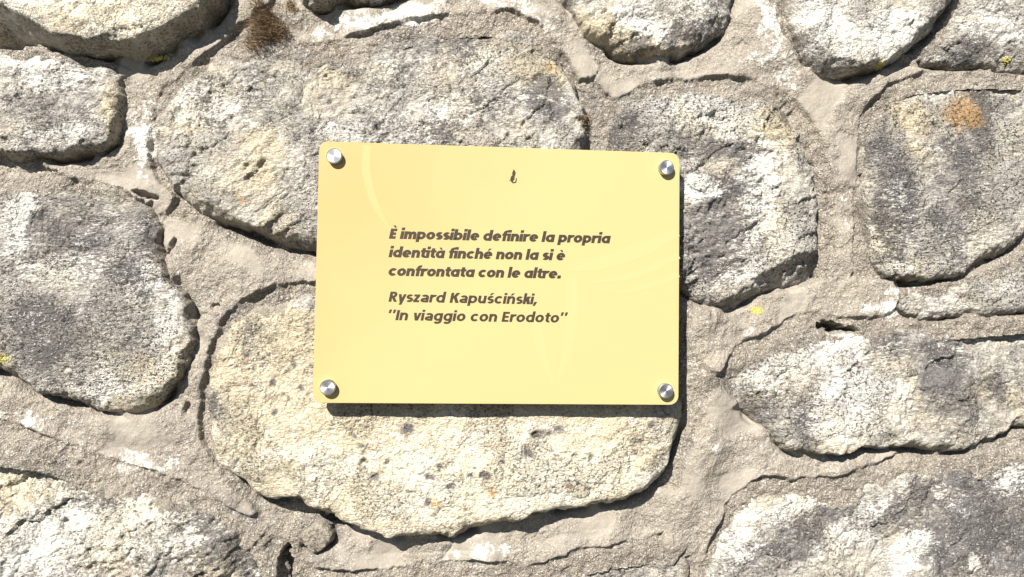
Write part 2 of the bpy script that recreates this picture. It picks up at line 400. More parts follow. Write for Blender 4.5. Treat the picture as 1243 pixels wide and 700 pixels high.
def mortar_field(x, z, lod=5):
    """mortar height and trowelled mask; needs the stones' outlines for the grooves and laps"""
    d = np.full(np.shape(x), -99.0)
    for s in S.values(): d = np.maximum(d, sdist(x, z, s['poly']))
    base = 1.5*fbm(x, z, 120, 2, 5)+0.9*noise(x, z, 30, 8)
    sm = np.zeros(np.shape(x))
    jit = 2.0*fbm(x, z, 18, 3, 61)
    lift = np.zeros(np.shape(x))
    for q in STRIP_W:
        ds = sdist(x, z, q)+jit
        lift = np.maximum(lift, smooth(-0.8, 3.6, ds))
        sm = np.maximum(sm, smooth(0, 4, ds))
    patch = smooth(-0.05, 0.4, fbm(x, z, 55, 3, 77))
    sm = np.maximum(sm*(0.48+0.52*patch), 0.3*patch)
    h = 8.0+base+6.5*lift*(0.35+0.65*smooth(-0.35, 0.3, noise(x, z, 45, 62)))
    for (px, py, rx, ry, hh) in MOUNDS: h = h+hh*np.exp(-blob(x, z, px, py, rx, ry, 0, 8))
    rough = 1-0.8*sm
    if lod >= 5:
        h = h+rough*(1.9*noise(x, z, 16, 21)+1.4*noise(x, z, 7, 22)+0.9*noise(x, z, 3.2, 23)+0.4*noise(x, z, 2.1, 24))
        # hairline cracks and torn crumbs
        cr = np.abs(fbm(x+6*noise(x, z, 25, 33), z, 48, 2, 34)); h = h-2.2*np.exp(-(cr/0.012)**2)*smooth(0.15, 0.45, noise(x, z, 90, 35))
        h = h-2.0*smooth(0.5, 0.8, noise(x, z, 11, 36))*rough
    for (px, py, rx, ry, deg, dep) in HOLES:
        if dep: h = h-dep*(1-smooth(0.45, 1.2, blob(x, z, px, py, rx, ry, deg, 0)+0.8*fbm(x, z, 13, 4, 44, 0.65)))
    return h, d, sm

# stains and crusts of the stones (photo pixels): x, y, rx, ry, turn, strength
WHITE = [(60,0,90,30,0,.65),(180,25,60,24,20,.65),(60,90,60,22,0,.4),(25,72,80,9,-5,.9),(90,165,50,14,0,.5),(12,275,18,50,0,.55),(70,325,80,18,0,.35),
 (150,470,70,18,0,.55),(205,410,16,50,0,.6),(180,345,24,30,0,.35),(250,130,50,40,0,.45),(410,162,24,12,0,.9),(560,130,120,30,10,.3),(500,80,60,20,0,.3),(590,70,40,20,0,.5),
 (770,25,45,22,-10,.7),(840,10,40,22,0,.45),(870,135,70,24,-8,.6),(845,228,30,12,0,1.),(925,230,26,80,-8,.6),(945,300,26,40,10,.5),(900,335,40,16,20,.45),
 (1060,50,70,36,10,.75),(1000,30,40,40,0,.5),(1210,25,50,25,0,.55),(1135,73,22,10,0,1.),(1030,490,46,44,0,.95),(985,440,70,24,10,.6),(1010,420,60,14,8,.6),(1080,470,30,60,0,.35),
 (1200,400,60,10,0,.5),(1085,325,60,12,0,.5),(1060,290,10,30,0,.7),(1100,270,18,50,15,.22),(1130,110,40,14,0,.3),(1180,300,70,16,25,.35),(60,660,150,44,8,.7),(180,640,60,30,0,.5),(40,590,50,30,0,.35),
 (900,650,30,50,-25,.5),(960,620,50,14,20,.6),(1050,640,70,22,35,.45),(1115,660,26,18,20,.6),(1100,690,20,14,0,.6),(1186,682,8,9,0,1.1),(1092,665,5,14,-20,.9),(1240,580,30,20,0,.5),
 (580,575,250,65,0,.62),(340,500,50,60,0,.3),(640,545,160,30,0,.4),(450,-30,60,24,0,.6),(600,700,100,10,0,.4),(1150,365,50,14,0,.4),(1230,345,40,14,0,.4)]
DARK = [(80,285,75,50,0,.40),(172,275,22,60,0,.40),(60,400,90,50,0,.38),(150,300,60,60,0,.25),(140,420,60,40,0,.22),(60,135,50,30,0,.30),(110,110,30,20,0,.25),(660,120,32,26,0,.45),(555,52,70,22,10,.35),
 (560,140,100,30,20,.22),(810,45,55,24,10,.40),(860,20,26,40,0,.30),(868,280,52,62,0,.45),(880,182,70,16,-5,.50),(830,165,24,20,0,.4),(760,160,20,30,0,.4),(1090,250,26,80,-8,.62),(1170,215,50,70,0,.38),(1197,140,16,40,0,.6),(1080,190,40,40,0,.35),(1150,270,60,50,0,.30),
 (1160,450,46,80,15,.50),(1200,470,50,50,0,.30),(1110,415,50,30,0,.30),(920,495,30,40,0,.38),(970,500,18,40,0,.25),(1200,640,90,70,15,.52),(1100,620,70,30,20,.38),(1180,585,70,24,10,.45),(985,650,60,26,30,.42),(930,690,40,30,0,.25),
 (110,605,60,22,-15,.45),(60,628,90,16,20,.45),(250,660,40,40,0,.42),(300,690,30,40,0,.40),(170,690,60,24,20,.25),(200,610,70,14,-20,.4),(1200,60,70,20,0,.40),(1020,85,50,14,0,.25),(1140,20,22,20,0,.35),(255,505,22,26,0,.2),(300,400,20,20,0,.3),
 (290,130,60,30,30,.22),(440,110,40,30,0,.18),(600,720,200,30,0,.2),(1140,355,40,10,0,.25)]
WARM = [(500,560,330,120,0,.62),(330,470,70,90,0,.72),(150,20,140,46,0,.45),(-20,0,60,60,0,.3),(138,150,12,36,0,.6),(40,580,60,36,0,.62),(120,650,120,40,0,.25),(285,235,70,50,0,.28),(300,150,70,40,0,.28),(650,75,50,34,0,.55),(590,60,50,24,0,.35),
 (742,48,52,20,-20,.95),(1112,140,26,26,0,.75),(940,310,26,50,0,.4),(930,150,50,24,0,.4),(1075,290,14,40,0,.5),(960,590,50,16,0,.5),(215,440,18,40,0,.55),(180,455,60,24,0,.28),(1220,560,40,16,0,.4),(1150,300,60,30,0,.15),(1210,470,60,40,0,.25),(1100,160,60,50,0,.25),(420,70,50,30,0,.25)]
RUST = [(1180,134,28,25,0,0.85),(600,592,10,8,0,.7),(530,608,11,8,0,.6),(688,587,7,6,0,.55),(322,673,9,8,0,1.),(292,246,10,6,0,.65),(672,76,9,6,0,.75),(560,600,12,6,0,.35),(302,437,6,5,0,.5),(648,555,6,5,0,.5),(470,545,6,5,0,.4),(455,530,5,4,0,.4),(495,528,6,5,0,.5),(345,505,8,6,0,.35)]
PITS = [(640,548,6),(652,527,5),(678,524,6),(665,528,4),(588,575,4),(717,555,4),(772,537,5),(790,516,5),(572,577,5),(548,590,5),(455,580,5),(438,541,4),(440,562,3),(495,520,6),(522,577,4),(430,525,4),(300,432,4),(330,468,4),(365,470,3),(336,500,3),(355,440,3),(345,480,3),(702,585,4),(690,588,5),(535,565,3),(612,560,3),(470,562,3),(520,610,4)]

def tone_stone(x, z, seed):
    wx = x+5*fbm(x, z, 22, 3, 201); wz = z+5*fbm(x, z, 22, 3, 202)
    out = np.zeros(np.shape(x)+(4,))
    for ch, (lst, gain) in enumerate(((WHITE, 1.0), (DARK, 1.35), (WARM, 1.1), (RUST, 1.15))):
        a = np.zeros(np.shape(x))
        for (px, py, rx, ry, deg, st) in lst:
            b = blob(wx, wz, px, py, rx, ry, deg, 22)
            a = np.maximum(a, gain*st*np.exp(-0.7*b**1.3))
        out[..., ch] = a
    # unstained ground variation
    out[..., 2] += 0.35*smooth(-0.3, 0.6, fbm(x, z, 55, 3, seed+40)); out[..., 0] += 0.22*smooth(0.0, 0.7, fbm(x, z, 36, 3, seed+50)); out[..., 1] += 0.30*smooth(0.0, 0.7, fbm(x, z, 40, 3, seed+60))
    p = np.zeros(np.shape(x))
    for (px, py, r) in PITS:
        p = np.maximum(p, (0.95+0.35*math.sin(px*7.3))*np.exp(-0.8*blob(wx*0.7+x*0.3, wz*0.7+z*0.3, px, py, r*1.0, r*0.85, 0, 28)**1.1))
    p = np.clip(p, 0, 1); out[..., 0] -= 1.2*p; out[..., 2] *= 1-p; out[..., 1] = np.maximum(out[..., 1], 0.95*p); out[..., 3] = np.maximum(out[..., 3], 0.42*p)
    return out

MWHITE = [(178,175,15,30,0,1.4),(470,22,90,16,12,.95),(640,12,40,14,-20,.7),(600,5,60,8,0,.7),(660,30,10,26,40,.8),(930,25,16,26,0,.7),(925,75,24,18,0,.6),(950,95,14,20,30,.7),(1028,240,7,10,0,.9),(1028,270,6,16,0,.5),(40,508,44,10,-15,.9),(155,556,50,11,-15,.8),(195,560,18,10,0,.7),
  (590,668,50,8,5,.6),(1075,374,34,10,0,1.),(920,405,26,8,0,.6),(960,400,10,8,0,.5),(850,480,6,30,0,.5),(866,545,8,10,0,.7),(700,90,8,20,0,.3),(400,40,30,10,0,.4),(120,215,60,6,0,.2),(1090,360,40,10,0,.4),(825,610,10,6,0,.5),(380,690,8,8,0,.5),(1000,560,60,6,0,.3)]
MGREY = [(450,320,60,10,0,.2),(380,660,30,30,0,.4),(410,680,50,20,0,.4),(120,500,60,20,0,.2),(840,580,14,60,0,.35),(880,470,30,40,0,.3),(720,120,14,50,0,.4),(640,655,120,10,0,.25),(900,100,20,12,0,.4),(850,440,20,40,0,.25),(180,440,20,60,0,.2),(340,40,26,30,0,.5),(380,75,40,14,0,.45),(1120,370,60,20,0,.35),(280,380,20,40,45,.4),(270,600,60,10,-35,.5)]
def tone_mortar(x, z, sm):
    wx = x+4*fbm(x, z, 18, 3, 211); wz = z+4*fbm(x, z, 18, 3, 212)
    out = np.zeros(np.shape(x)+(4,))
    for ch, lst in ((0, MWHITE), (2, MGREY)):
        a = np.zeros(np.shape(x))
        for (px, py, rx, ry, deg, st) in lst:
            a = np.maximum(a, st*np.exp(-0.7*blob(wx, wz, px, py, rx, ry, deg, 9)**1.3))
        out[..., ch] = a
    out[..., 0] += 0.36*smooth(0.05, 0.7, fbm(x, z, 55, 4, 301))
    out[..., 2] += 0.20*smooth(0.0, 0.7, fbm(x, z, 70, 3, 302))
    out[..., 1] = sm
    out[..., 0] *= 0.72
    return out

def smear(s, x, z, d):
    t = np.clip((s['zt']-z)/(s['zt']-s['zb']), 0, 1)
    wdt = (4+9*smooth(0.7, 0.0, t))*(0.8+1.1*fbm(x, z, 36, 4, s['seed']+70))
    if s is S['q']: wdt = wdt*0+40
    a = 1-smooth(0.35, 1.15, d/np.clip(wdt, 1, None))
    return np.repeat(a[..., None], 4, -1)
STEP = 1.0
def build_wall():
    x0, z1 = P(-150, -140, 0); x1, z0 = P(1393, 840, 0)
    gx = np.arange(x0, x1, STEP); gz = np.arange(z0, z1, STEP)
    X, Z = np.meshgrid(gx, gz)
    H, d, sm = mortar_field(X, Z)
    gz_, gx_ = np.gradient(d, STEP)
    # stone bottoms: an open groove; stone tops: mortar lapped up against the stone
    near = np.exp(-(np.clip(-d-0.5, 0, None)/3.8)**2)
    bottom = smooth(0.2, 0.85, gz_); rightside = smooth(0.4, 0.95, -gx_)
    H = H-near*(13*bottom+6.0*rightside)*smooth(-0.35, 0.35, noise(X, Z, 42, 91)+0.5*noise(X, Z, 15, 92))
    lap = np.exp(-(np.clip(-d, 0, None)/14)**2)*smooth(0.3, 0.9, -gz_)
    H = H+3.0*lap
    tone = tone_mortar(X, Z, np.clip(sm, 0, 1))
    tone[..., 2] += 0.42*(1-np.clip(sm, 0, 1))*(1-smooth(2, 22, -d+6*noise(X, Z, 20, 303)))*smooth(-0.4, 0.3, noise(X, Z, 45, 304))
    keep = d < 16
    me = grid_mesh('mortar', X, Z, H, keep, {'tone': tone})
    link('mortar', me, wall, M_MORTAR)
    for k, s in S.items():
        p = s['poly']
        X, Z = np.meshgrid(np.arange(p[:, 0].min()-8, p[:, 0].max()+8, STEP), np.arange(p[:, 1].min()-8, p[:, 1].max()+8, STEP))
        h, dd = stone_field(s, X, Z)
        for (px, py, r) in PITS:
            h = h-1.6*np.exp(-blob(X, Z, px, py, r, r, 0, 28)**2)
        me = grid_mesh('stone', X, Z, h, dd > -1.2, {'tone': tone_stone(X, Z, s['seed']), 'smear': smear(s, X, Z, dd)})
        o = link('stone', me, wall, M_STONE); o['label'] = s['label']
    # the wall goes on around the picture: coarser bed and stones
    X, Z = np.meshgrid(np.arange(-1150, 1151, 6.0), np.arange(-800, 801, 6.0))
    H = -9+1.5*fbm(X, Z, 60, 3, 400)+1.2*noise(X, Z, 14, 402)
    ins = (X > x0+14) & (X < x1-14) & (Z > z0+14) & (Z < z1-14)
    t = tone_mortar(X, Z, 0.3*smooth(-0.2, 0.4, fbm(X, Z, 55, 3, 77)))
    link('mortar', grid_mesh('mortar', X, Z, H, ~ins, {'tone': t}), wall, M_MORTAR)
    rnd = random.Random(3); n = 0
    zrow = -700
    while zrow < 760:
        rh = rnd.uniform(120, 160); xx = -1060+rnd.uniform(0, 60)
        while xx < 1080:
            wd = rnd.uniform(130, 230); cx, cz = xx+wd/2, zrow+rh/2+rnd.uniform(-12, 12)
            xx += wd+rnd.uniform(14, 30)
            rx, rz = wd/2, rh/2-12
            if x0-rx*.8 < cx < x1+rx*.8 and z0-rz*.8 < cz < z1+rz*.8: continue
            ang = np.linspace(0, 2*math.pi, 14, endpoint=False)
            ph = rnd.uniform(0, 6)
            r = 1+0.10*np.sin(2*ang+ph)+0.08*np.sin(3*ang+2*ph)+np.array([rnd.uniform(-.07, .07) for _ in ang])
            ce, se = np.cos(ang), np.sin(ang)
            poly = catmull(np.stack([cx+rx*r*np.sign(ce)*np.abs(ce)**.75, cz+rz*r*np.sign(se)*np.abs(se)**.75], 1), 3)
            s = dict(poly=poly, ht=rnd.uniform(4, 12), hb=rnd.uniform(16, 32), R=rnd.uniform(12, 20), rough=1.1, seed=900+n*5, cp=[], zt=poly[:, 1].max(), zb=poly[:, 1].min())
            Xs, Zs = np.meshgrid(np.arange(poly[:, 0].min()-6, poly[:, 0].max()+6, 3.0), np.arange(poly[:, 1].min()-6, poly[:, 1].max()+6, 3.0))
            h, dd = stone_field(s, Xs, Zs, 4)
            tn = tone_stone(Xs, Zs, s['seed']); tn[..., rnd.choice((0, 1, 2))] += 0.3
            link('stone', grid_mesh('stone', Xs, Zs, h, dd > -2, {'tone': tn}), wall, M_STONE)
            n += 1
        zrow += rh+8
    # the body of the wall behind its face
    bm = bmesh.new()
    bmesh.ops.create_cube(bm, size=1, matrix=Matrix.Translation((0, 0.28, 1.15)) @ Matrix.Diagonal((2.9, 0.5, 2.3, 1)))
    me = bpy.data.meshes.new('wall_core'); bm.to_mesh(me); bm.free()
    me.attributes.new('tone', 'FLOAT_COLOR', 'POINT')
    link('wall_core', me, wall, M_MORTAR)
build_wall()

def surf(x, z):
    """height of whatever is outermost at wall points"""
    x = np.atleast_1d(np.asarray(x, float)); z = np.atleast_1d(np.asarray(z, float))
    h = mortar_field(x, z)[0]
    for s in S.values():
        hh, dd = stone_field(s, x, z); h = np.where(dd > 0, np.maximum(h, hh), h)
    return h

# ------------------------------------------------------------------ the plaque
PH = 45.0                                                     # front face, mm in front of the mortar
plaque = bpy.data.objects.new('plaque', None); COL.objects.link(plaque)
plaque.location = (0, -PH/1000, ZC); plaque.rotation_euler = (0, -ROLL, 0)
plaque['label'] = 'yellow rectangular plaque with brown Italian quotation, held off the stone wall by four steel screws'
plaque['category'] = 'plaque'
def Q(px, py):
    """photo pixel -> plaque coordinates (x, z) in mm"""
    x, z = P(px, py, PH); c, s = math.cos(ROLL), math.sin(ROLL)
    return x*c+z*s, -x*s+z*c

def m_panel():
    s = NT('yellow printed panel')
    f = s.noise(900, 2, 0.5)
    q = s.t.nodes.new('ShaderNodeSeparateXYZ'); s.t.links.new(s.tc, q.inputs[0])
    # the base colour runs from a deeper yellow at the upper left to a paler one at the lower right
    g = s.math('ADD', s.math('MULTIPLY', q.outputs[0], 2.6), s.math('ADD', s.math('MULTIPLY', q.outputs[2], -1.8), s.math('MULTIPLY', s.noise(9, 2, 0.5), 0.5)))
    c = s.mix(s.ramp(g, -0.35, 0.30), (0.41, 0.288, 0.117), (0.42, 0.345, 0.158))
    s.bump(f, 0.04, 0.0003)
    return s.base(c, 0.38, 0.35)
def m_plain(name, col, rough=0.6, spec=0.3): return NT(name).base(col, rough, spec)
M_PANEL = m_panel()
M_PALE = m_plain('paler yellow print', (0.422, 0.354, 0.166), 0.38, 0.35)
M_DEEP = m_plain('deeper yellow print', (0.85, 0.61, 0.235), 0.38, 0.35)
M_INK = m_plain('brown ink', (0.038, 0.028, 0.016), 0.5, 0.3)

def rounded(w, h, r, n=10):
    out = []
    for (cx, cz, a0) in ((w/2-r, h/2-r, 0), (-w/2+r, h/2-r, 90), (-w/2+r, -h/2+r, 180), (w/2-r, -h/2+r, 270)):
        for k in range(n+1):
            a = math.radians(a0+90*k/n); out.append((cx+r*math.cos(a), cz+r*math.sin(a)))
    return out
def slab(pts, y0, y1, bevel=0.0):
    """outline (mm) extruded from y0 (front) to y1 (back)"""
    bm = bmesh.new()
    f = bm.faces.new([bm.verts.new((x/1000, y0/1000, z/1000)) for x, z in pts])
    if f.normal.y > 0: f.normal_flip()
    f.normal_update()
    r = bmesh.ops.extrude_face_region(bm, geom=[f])
    vs = [v for v in r['geom'] if isinstance(v, bmesh.types.BMVert)]
    for v in vs: v.co.y = y1/1000
    bmesh.ops.recalc_face_normals(bm, faces=bm.faces)
    if bevel:
        es = [e for e in bm.edges if abs(e.verts[0].co.y-e.verts[1].co.y) < 1e-7]
        bmesh.ops.bevel(bm, geom=es, offset=bevel/1000, segments=2, affect='EDGES', profile=0.5)
    me = bpy.data.meshes.new('m'); bm.to_mesh(me); bm.free()
    return me
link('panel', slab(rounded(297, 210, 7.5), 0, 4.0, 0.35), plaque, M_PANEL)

# printed bands: pale ribbons on the yellow (centre line in photo pixels with half widths)
def band(line, mat, y=-0.06, n=10):
    L = np.array(line, float); L = np.vstack([2*L[0]-L[1], L, 2*L[-1]-L[-2]])
    pts = catmull(L, n)[n:(len(line))*n+1]
    bm = bmesh.new(); prev = None
    C = np.array([Q(p[0], p[1]) for p in pts])
    T = np.gradient(C, axis=0); T /= np.linalg.norm(T, axis=1)[:, None]+1e-9
    for c, t, p in zip(C, T, pts):
        hw = max(p[2], 0.05)*0.67
        a = bm.verts.new(((c[0]-t[1]*hw)/1000, y/1000, (c[1]+t[0]*hw)/1000)); b = bm.verts.new(((c[0]+t[1]*hw)/1000, y/1000, (c[1]-t[0]*hw)/1000))
        if prev: bm.faces.new((prev[0], prev[1], b, a))
        prev = (a, b)
    bmesh.ops.recalc_face_normals(bm, faces=bm.faces)
    for f in bm.faces:
        if f.normal.y > 0: f.normal_flip()
    r = bmesh.ops.extrude_face_region(bm, geom=list(bm.faces))
    for v in [v for v in r['geom'] if isinstance(v, bmesh.types.BMVert)]: v.co.y += 0.00003
    bmesh.ops.recalc_face_normals(bm, faces=bm.faces)
    me = bpy.data.meshes.new('printed_ribbon'); bm.to_mesh(me); bm.free()
    return link('printed_ribbon', me, plaque, mat)
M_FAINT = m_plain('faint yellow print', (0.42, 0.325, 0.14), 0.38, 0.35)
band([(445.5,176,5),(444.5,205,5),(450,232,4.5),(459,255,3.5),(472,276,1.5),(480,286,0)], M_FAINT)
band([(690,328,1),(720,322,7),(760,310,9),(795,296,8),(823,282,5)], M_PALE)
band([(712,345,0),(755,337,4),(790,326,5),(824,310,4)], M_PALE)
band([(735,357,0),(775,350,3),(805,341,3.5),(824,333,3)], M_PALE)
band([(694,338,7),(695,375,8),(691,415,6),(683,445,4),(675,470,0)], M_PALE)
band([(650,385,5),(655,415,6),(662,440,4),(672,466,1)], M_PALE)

# lettering: every glyph drawn from bars and elliptical strokes (cap height 1, x height XH)
XH, ASC, DSC = 0.765, 1.09, -0.27
def glyph(ch, w, round_a):
    """polygons of one letter and its advance"""
    hw = 0.82*w; out = []
    def bar(x0, y0, x1, y1): out.append([(x0, y0), (x1, y0), (x1, y1), (x0, y1)])
    def quad(*p): out.append(list(p))
    def ring(cx, cy, rx, ry, a0, a1, t=None, n=18):
        tx, ty = (w, hw) if t is None else t
        pr = None
        for k in range(n+1):
            a = math.radians(a0+(a1-a0)*k/n); c, s = math.cos(a), math.sin(a)
            q = ((cx+rx*c, cy+ry*s), (cx+(rx-tx)*c, cy+(ry-ty)*s))
            if pr: out.append([pr[0], q[0], q[1], pr[1]])
            pr = q
    def diag(x0, y0, x1, y1, t): quad((x0-t/2, y0), (x0+t/2, y0), (x1+t/2, y1), (x1-t/2, y1))
    bw = 0.53+w                                       # width of round letters
    nw = 0.47+w; ry = XH*0.5
    base = {'à': 'a', 'è': 'e', 'é': 'e', 'ś': 's', 'ń': 'n', 'È': 'E'}.get(ch, ch)
    adv = bw
    if base == 'o': ring(bw/2, XH/2, bw/2, ry, 0, 360, n=32)
    elif base == 'c': ring(bw/2, XH/2, bw/2, ry, 42, 318, n=28); adv = bw*0.92
    elif base == 'e':
        ring(bw/2, XH/2, bw/2, ry, -2, 318, n=30); bar(w*0.6, XH/2-hw*0.36, bw-w*0.15, XH/2+hw*0.30)
    elif base in 'pbdqg' or (base == 'a' and round_a):
        right = base in 'dga'
        ring(bw/2, XH/2, bw/2, ry, 0, 360, n=32)
        x = bw-w if right else 0
        if base == 'p': bar(x, DSC, x+w, XH)
        elif base == 'b': bar(x, 0, x+w, ASC)
        elif base == 'd': bar(x, 0, x+w, ASC)
        elif base == 'a': bar(x, 0, x+w, XH)
        else:
            bar(x, 0.0, x+w, XH); ring(bw/2, 0.03, bw/2, 0.33, 215, 360)
        adv = bw
    elif base == 'a':
        aw = nw*0.98
        ring(aw/2, XH-0.26, aw/2, 0.26, 0, 150); bar(aw-w, 0, aw, XH-0.26)
        ring(aw/2, 0.225, aw/2, 0.225, 60, 300, n=24); bar(aw*0.5, 0.45-hw*0.85, aw-w*0.5, 0.45); bar(aw*0.55, 0, aw-w*0.6, hw*0.85)
        adv = aw
    elif base in 'nh':
        r2 = 0.32
        bar(0, 0, w, ASC if base == 'h' else XH); ring(nw/2+w*0.12, XH-r2, nw/2-w*0.12, r2, 0, 165); bar(nw-w, 0, nw, XH-r2); adv = nw
    elif base == 'u':
        r2 = 0.32
        bar(nw-w, 0, nw, XH); ring(nw/2-w*0.12, r2, nw/2-w*0.12, r2, 180, 345); bar(0, r2, w, XH); adv = nw
    elif base == 'm':
        r2 = 0.32; k = nw*0.93
        bar(0, 0, w, XH)
        for x in (0, k-w):
            ring(x+k/2+w*0.12, XH-r2, k/2-w*0.12, r2, 0, 165); bar(x+k-w, 0, x+k, XH-r2)
        adv = 2*k-w
    elif base == 'r':
        bar(0, 0, w, XH); ring(w+0.17, XH-0.33, w+0.17-w*0.2, 0.33, 62, 165); adv = w+0.25
    elif base in 'il':
        bar(0, 0, w, XH if base == 'i' else ASC); adv = w
        if base == 'i': bar(0, XH+0.10, w, XH+0.10+hw*1.05)
    elif base == 't':
        bar(0.1, 0.16, 0.1+w, 0.96); bar(0, XH-hw*0.85, w+0.25, XH)
        ring(0.1+w+0.1, 0.22, w+0.1, 0.22, 180, 275, (w, hw*0.9)); adv = w+0.20
    elif base == 'f':
        bar(0.1, 0, 0.1+w, ASC-0.24); bar(0, XH-hw*0.85, w+0.25, XH)
        ring(0.1+w+0.11, ASC-0.24, w+0.11, 0.24, 88, 180, (w, hw*0.9)); adv = w+0.18
    elif base == 's':
        sw = 0.38+w; r4 = (XH+hw)/4
        ring(sw/2, XH-r4, sw/2-0.01, r4, 38, 270, (w*0.95, hw)); ring(sw/2, r4, sw/2, r4, 218, 450, (w*0.95, hw)); adv = sw-0.05
    elif base == 'E':
        bar(0, 0, w, 1)
        for y in (0, 0.5-hw/2, 1-hw): bar(w*0.9, y, 0.60+(0 if y in (0,) or y > .6 else -0.04), y+hw)
        adv = 0.62
    elif base == 'I': bar(0, 0, w, 1); adv = w
    elif base == 'R':
        bar(0, 0, w, 1); bar(w*0.9, 1-hw, 0.36, 1); bar(w*0.9, 0.42, 0.36, 0.42+hw); ring(0.36, 0.71, 0.28, 0.29, -90, 90)
        diag(0.60, 0, 0.34, 0.45, w*1.1); adv = 0.68
    elif base == 'K':
        bar(0, 0, w, 1); diag(w*1.0, 0.42, 0.62, 1, w*1.25); diag(0.66, 0, w*1.55, 0.60, w*1.2); adv = 0.74
    elif base == 'k':
        bar(0, 0, w, ASC); diag(w*1.0, 0.26, 0.47, XH, w*1.25); diag(0.51, 0, w*1.6, 0.44, w*1.2); adv = 0.58
    elif base in 'vy':
        t = w*0.98; vw = 0.44+w; x = vw/2; sl = (vw-t/2-x-0.02)/XH
        diag(x-0.02, 0, t/2, XH, t); diag(x+0.02, 0, vw-t/2, XH, t)
        if base == 'y': out.pop(); diag(x+0.02+sl*DSC, DSC, vw-t/2, XH, t)
        adv = vw-0.05
    elif base == 'z':
        bar(0, XH-hw, 0.52, XH); bar(0, 0, 0.53, hw); diag(w*0.6, hw*0.9, 0.52-w*0.6, XH-hw*0.9, w*1.15); adv = 0.53
    elif base == '.': bar(0, 0, w*1.1, hw*1.25); adv = w*1.1
    elif base == ',': quad((-0.06, -0.16), (w*0.55, -0.16), (w*1.15, hw*1.2), (0.02, hw*1.2)); adv = w
    elif base in '“”':
        for x in (0, w*1.5): quad((x+0.0, 0.68), (x+w*0.75, 0.68), (x+w*1.05, 1.04), (x+0.02, 1.04))
        adv = w*2.6
    elif base == ' ': adv = 0.0
    if ch in 'àèÈ':
        y = 1.10 if ch == 'È' else XH+0.07
        x = (0.36 if ch == 'È' else adv*0.5)
        quad((x-0.02, y), (x+0.15, y), (x+0.02, y+0.21), (x-0.22, y+0.21))
    if ch in 'éśń':
        y = XH+0.07; x = adv*0.5
        quad((x-0.13, y), (x+0.04, y), (x+0.24, y+0.21), (x, y+0.21))
    return out, adv

def line(body, x0, y0, x1, y1, cap_px, slant, w, gap, space, round_a):
    """baseline start and end in photo pixels"""
    polys = []; x = 0.0
    for ch in body:
        if ch == ' ': x += space; continue
        g, adv = glyph(ch, w, round_a)
        for p in g: polys.append([(x+a+slant*b, b) for a, b in p])
        x += adv+gap
    lo = min(a for p in polys for a, b in p); hi = max(a for p in polys for a, b in p)
    ax, az = Q(x0, y0); bx, bz = Q(x1, y1)
    L = math.hypot(bx-ax, bz-az); sx = L/(hi-lo); sz = cap_px*0.672
    print('TEXT %s  sx/sz %.3f' % (body[:12], sx/sz))
    ca, sa = (bx-ax)/L, (bz-az)/L
    V = []; Fc = []
    for i, p in enumerate(polys):
        if sum(p[k-1][0]*p[k][1]-p[k][0]*p[k-1][1] for k in range(len(p))) < 0: p = p[::-1]
        n0 = len(V)
        for a, b in p:
            u = (a-lo)*sx; v = b*sz
            V.append(((ax+u*ca-v*sa)/1000, (-0.12-0.004*(i % 12))/1000, (az+u*sa+v*ca)/1000))
        Fc.append(tuple(range(n0, n0+len(p))))
    me = bpy.data.meshes.new('lettering'); me.from_pydata(V, [], Fc); me.update()
    o = link('lettering', me, plaque, M_INK)
    o['label'] = 'brown printed line reading '+body.replace('“', '').replace('”', '')
line('È impossibile definire la propria', 472, 289.5, 741.5, 295.3, 12.3, 0.19, 0.305, 0.04, 0.34, True)
line('identità finché non la si è', 471.5, 312, 686, 316, 12.3, 0.19, 0.305, 0.04, 0.34, True)
line('confrontata con le altre.', 471.5, 334.5, 681, 338, 12.3, 0.19, 0.305, 0.04, 0.34, True)
line('Ryszard Kapuściński,', 471.5, 366, 652, 369.2, 12.2, 0.17, 0.245, 0.08, 0.38, False)
line('“In viaggio con Erodoto”', 471.5, 388.3, 689.5, 391.6, 12.2, 0.17, 0.245, 0.08, 0.38, False)

# small worn emblem at the top of the plaque
def emblem():
    k = 1/20.
    def px(pts): return [Q(600+x*k, 195+y*k) for x, y in pts]
    bm = bmesh.new()
    for pts in ([(470,205),(498,240),(520,290),(512,330),(498,372),(490,385),(492,430),(478,470),(460,480),(456,497),(465,520),(500,512),(515,480),(522,430),(535,405),(545,440),(542,490),(525,535),(495,540),(450,548),(412,512),(384,480),(390,430),(408,375),(440,352),(432,310),(448,255)],
                [(360,480),(372,470),(380,488),(368,500)]):
        f = bm.faces.new([bm.verts.new((x/1000, -0.00016, z/1000)) for x, z in px(pts)])
        f.normal_update()
        if f.normal.y > 0: f.normal_flip()
    bmesh.ops.triangulate(bm, faces=bm.faces)
    r = bmesh.ops.extrude_face_region(bm, geom=list(bm.faces))
    for v in [v for v in r['geom'] if isinstance(v, bmesh.types.BMVert)]: v.co.y += 0.00008
    bmesh.ops.recalc_face_normals(bm, faces=bm.faces)
    me = bpy.data.meshes.new('emblem'); bm.to_mesh(me); bm.free()
    link('emblem', me, plaque, M_INK)
emblem()

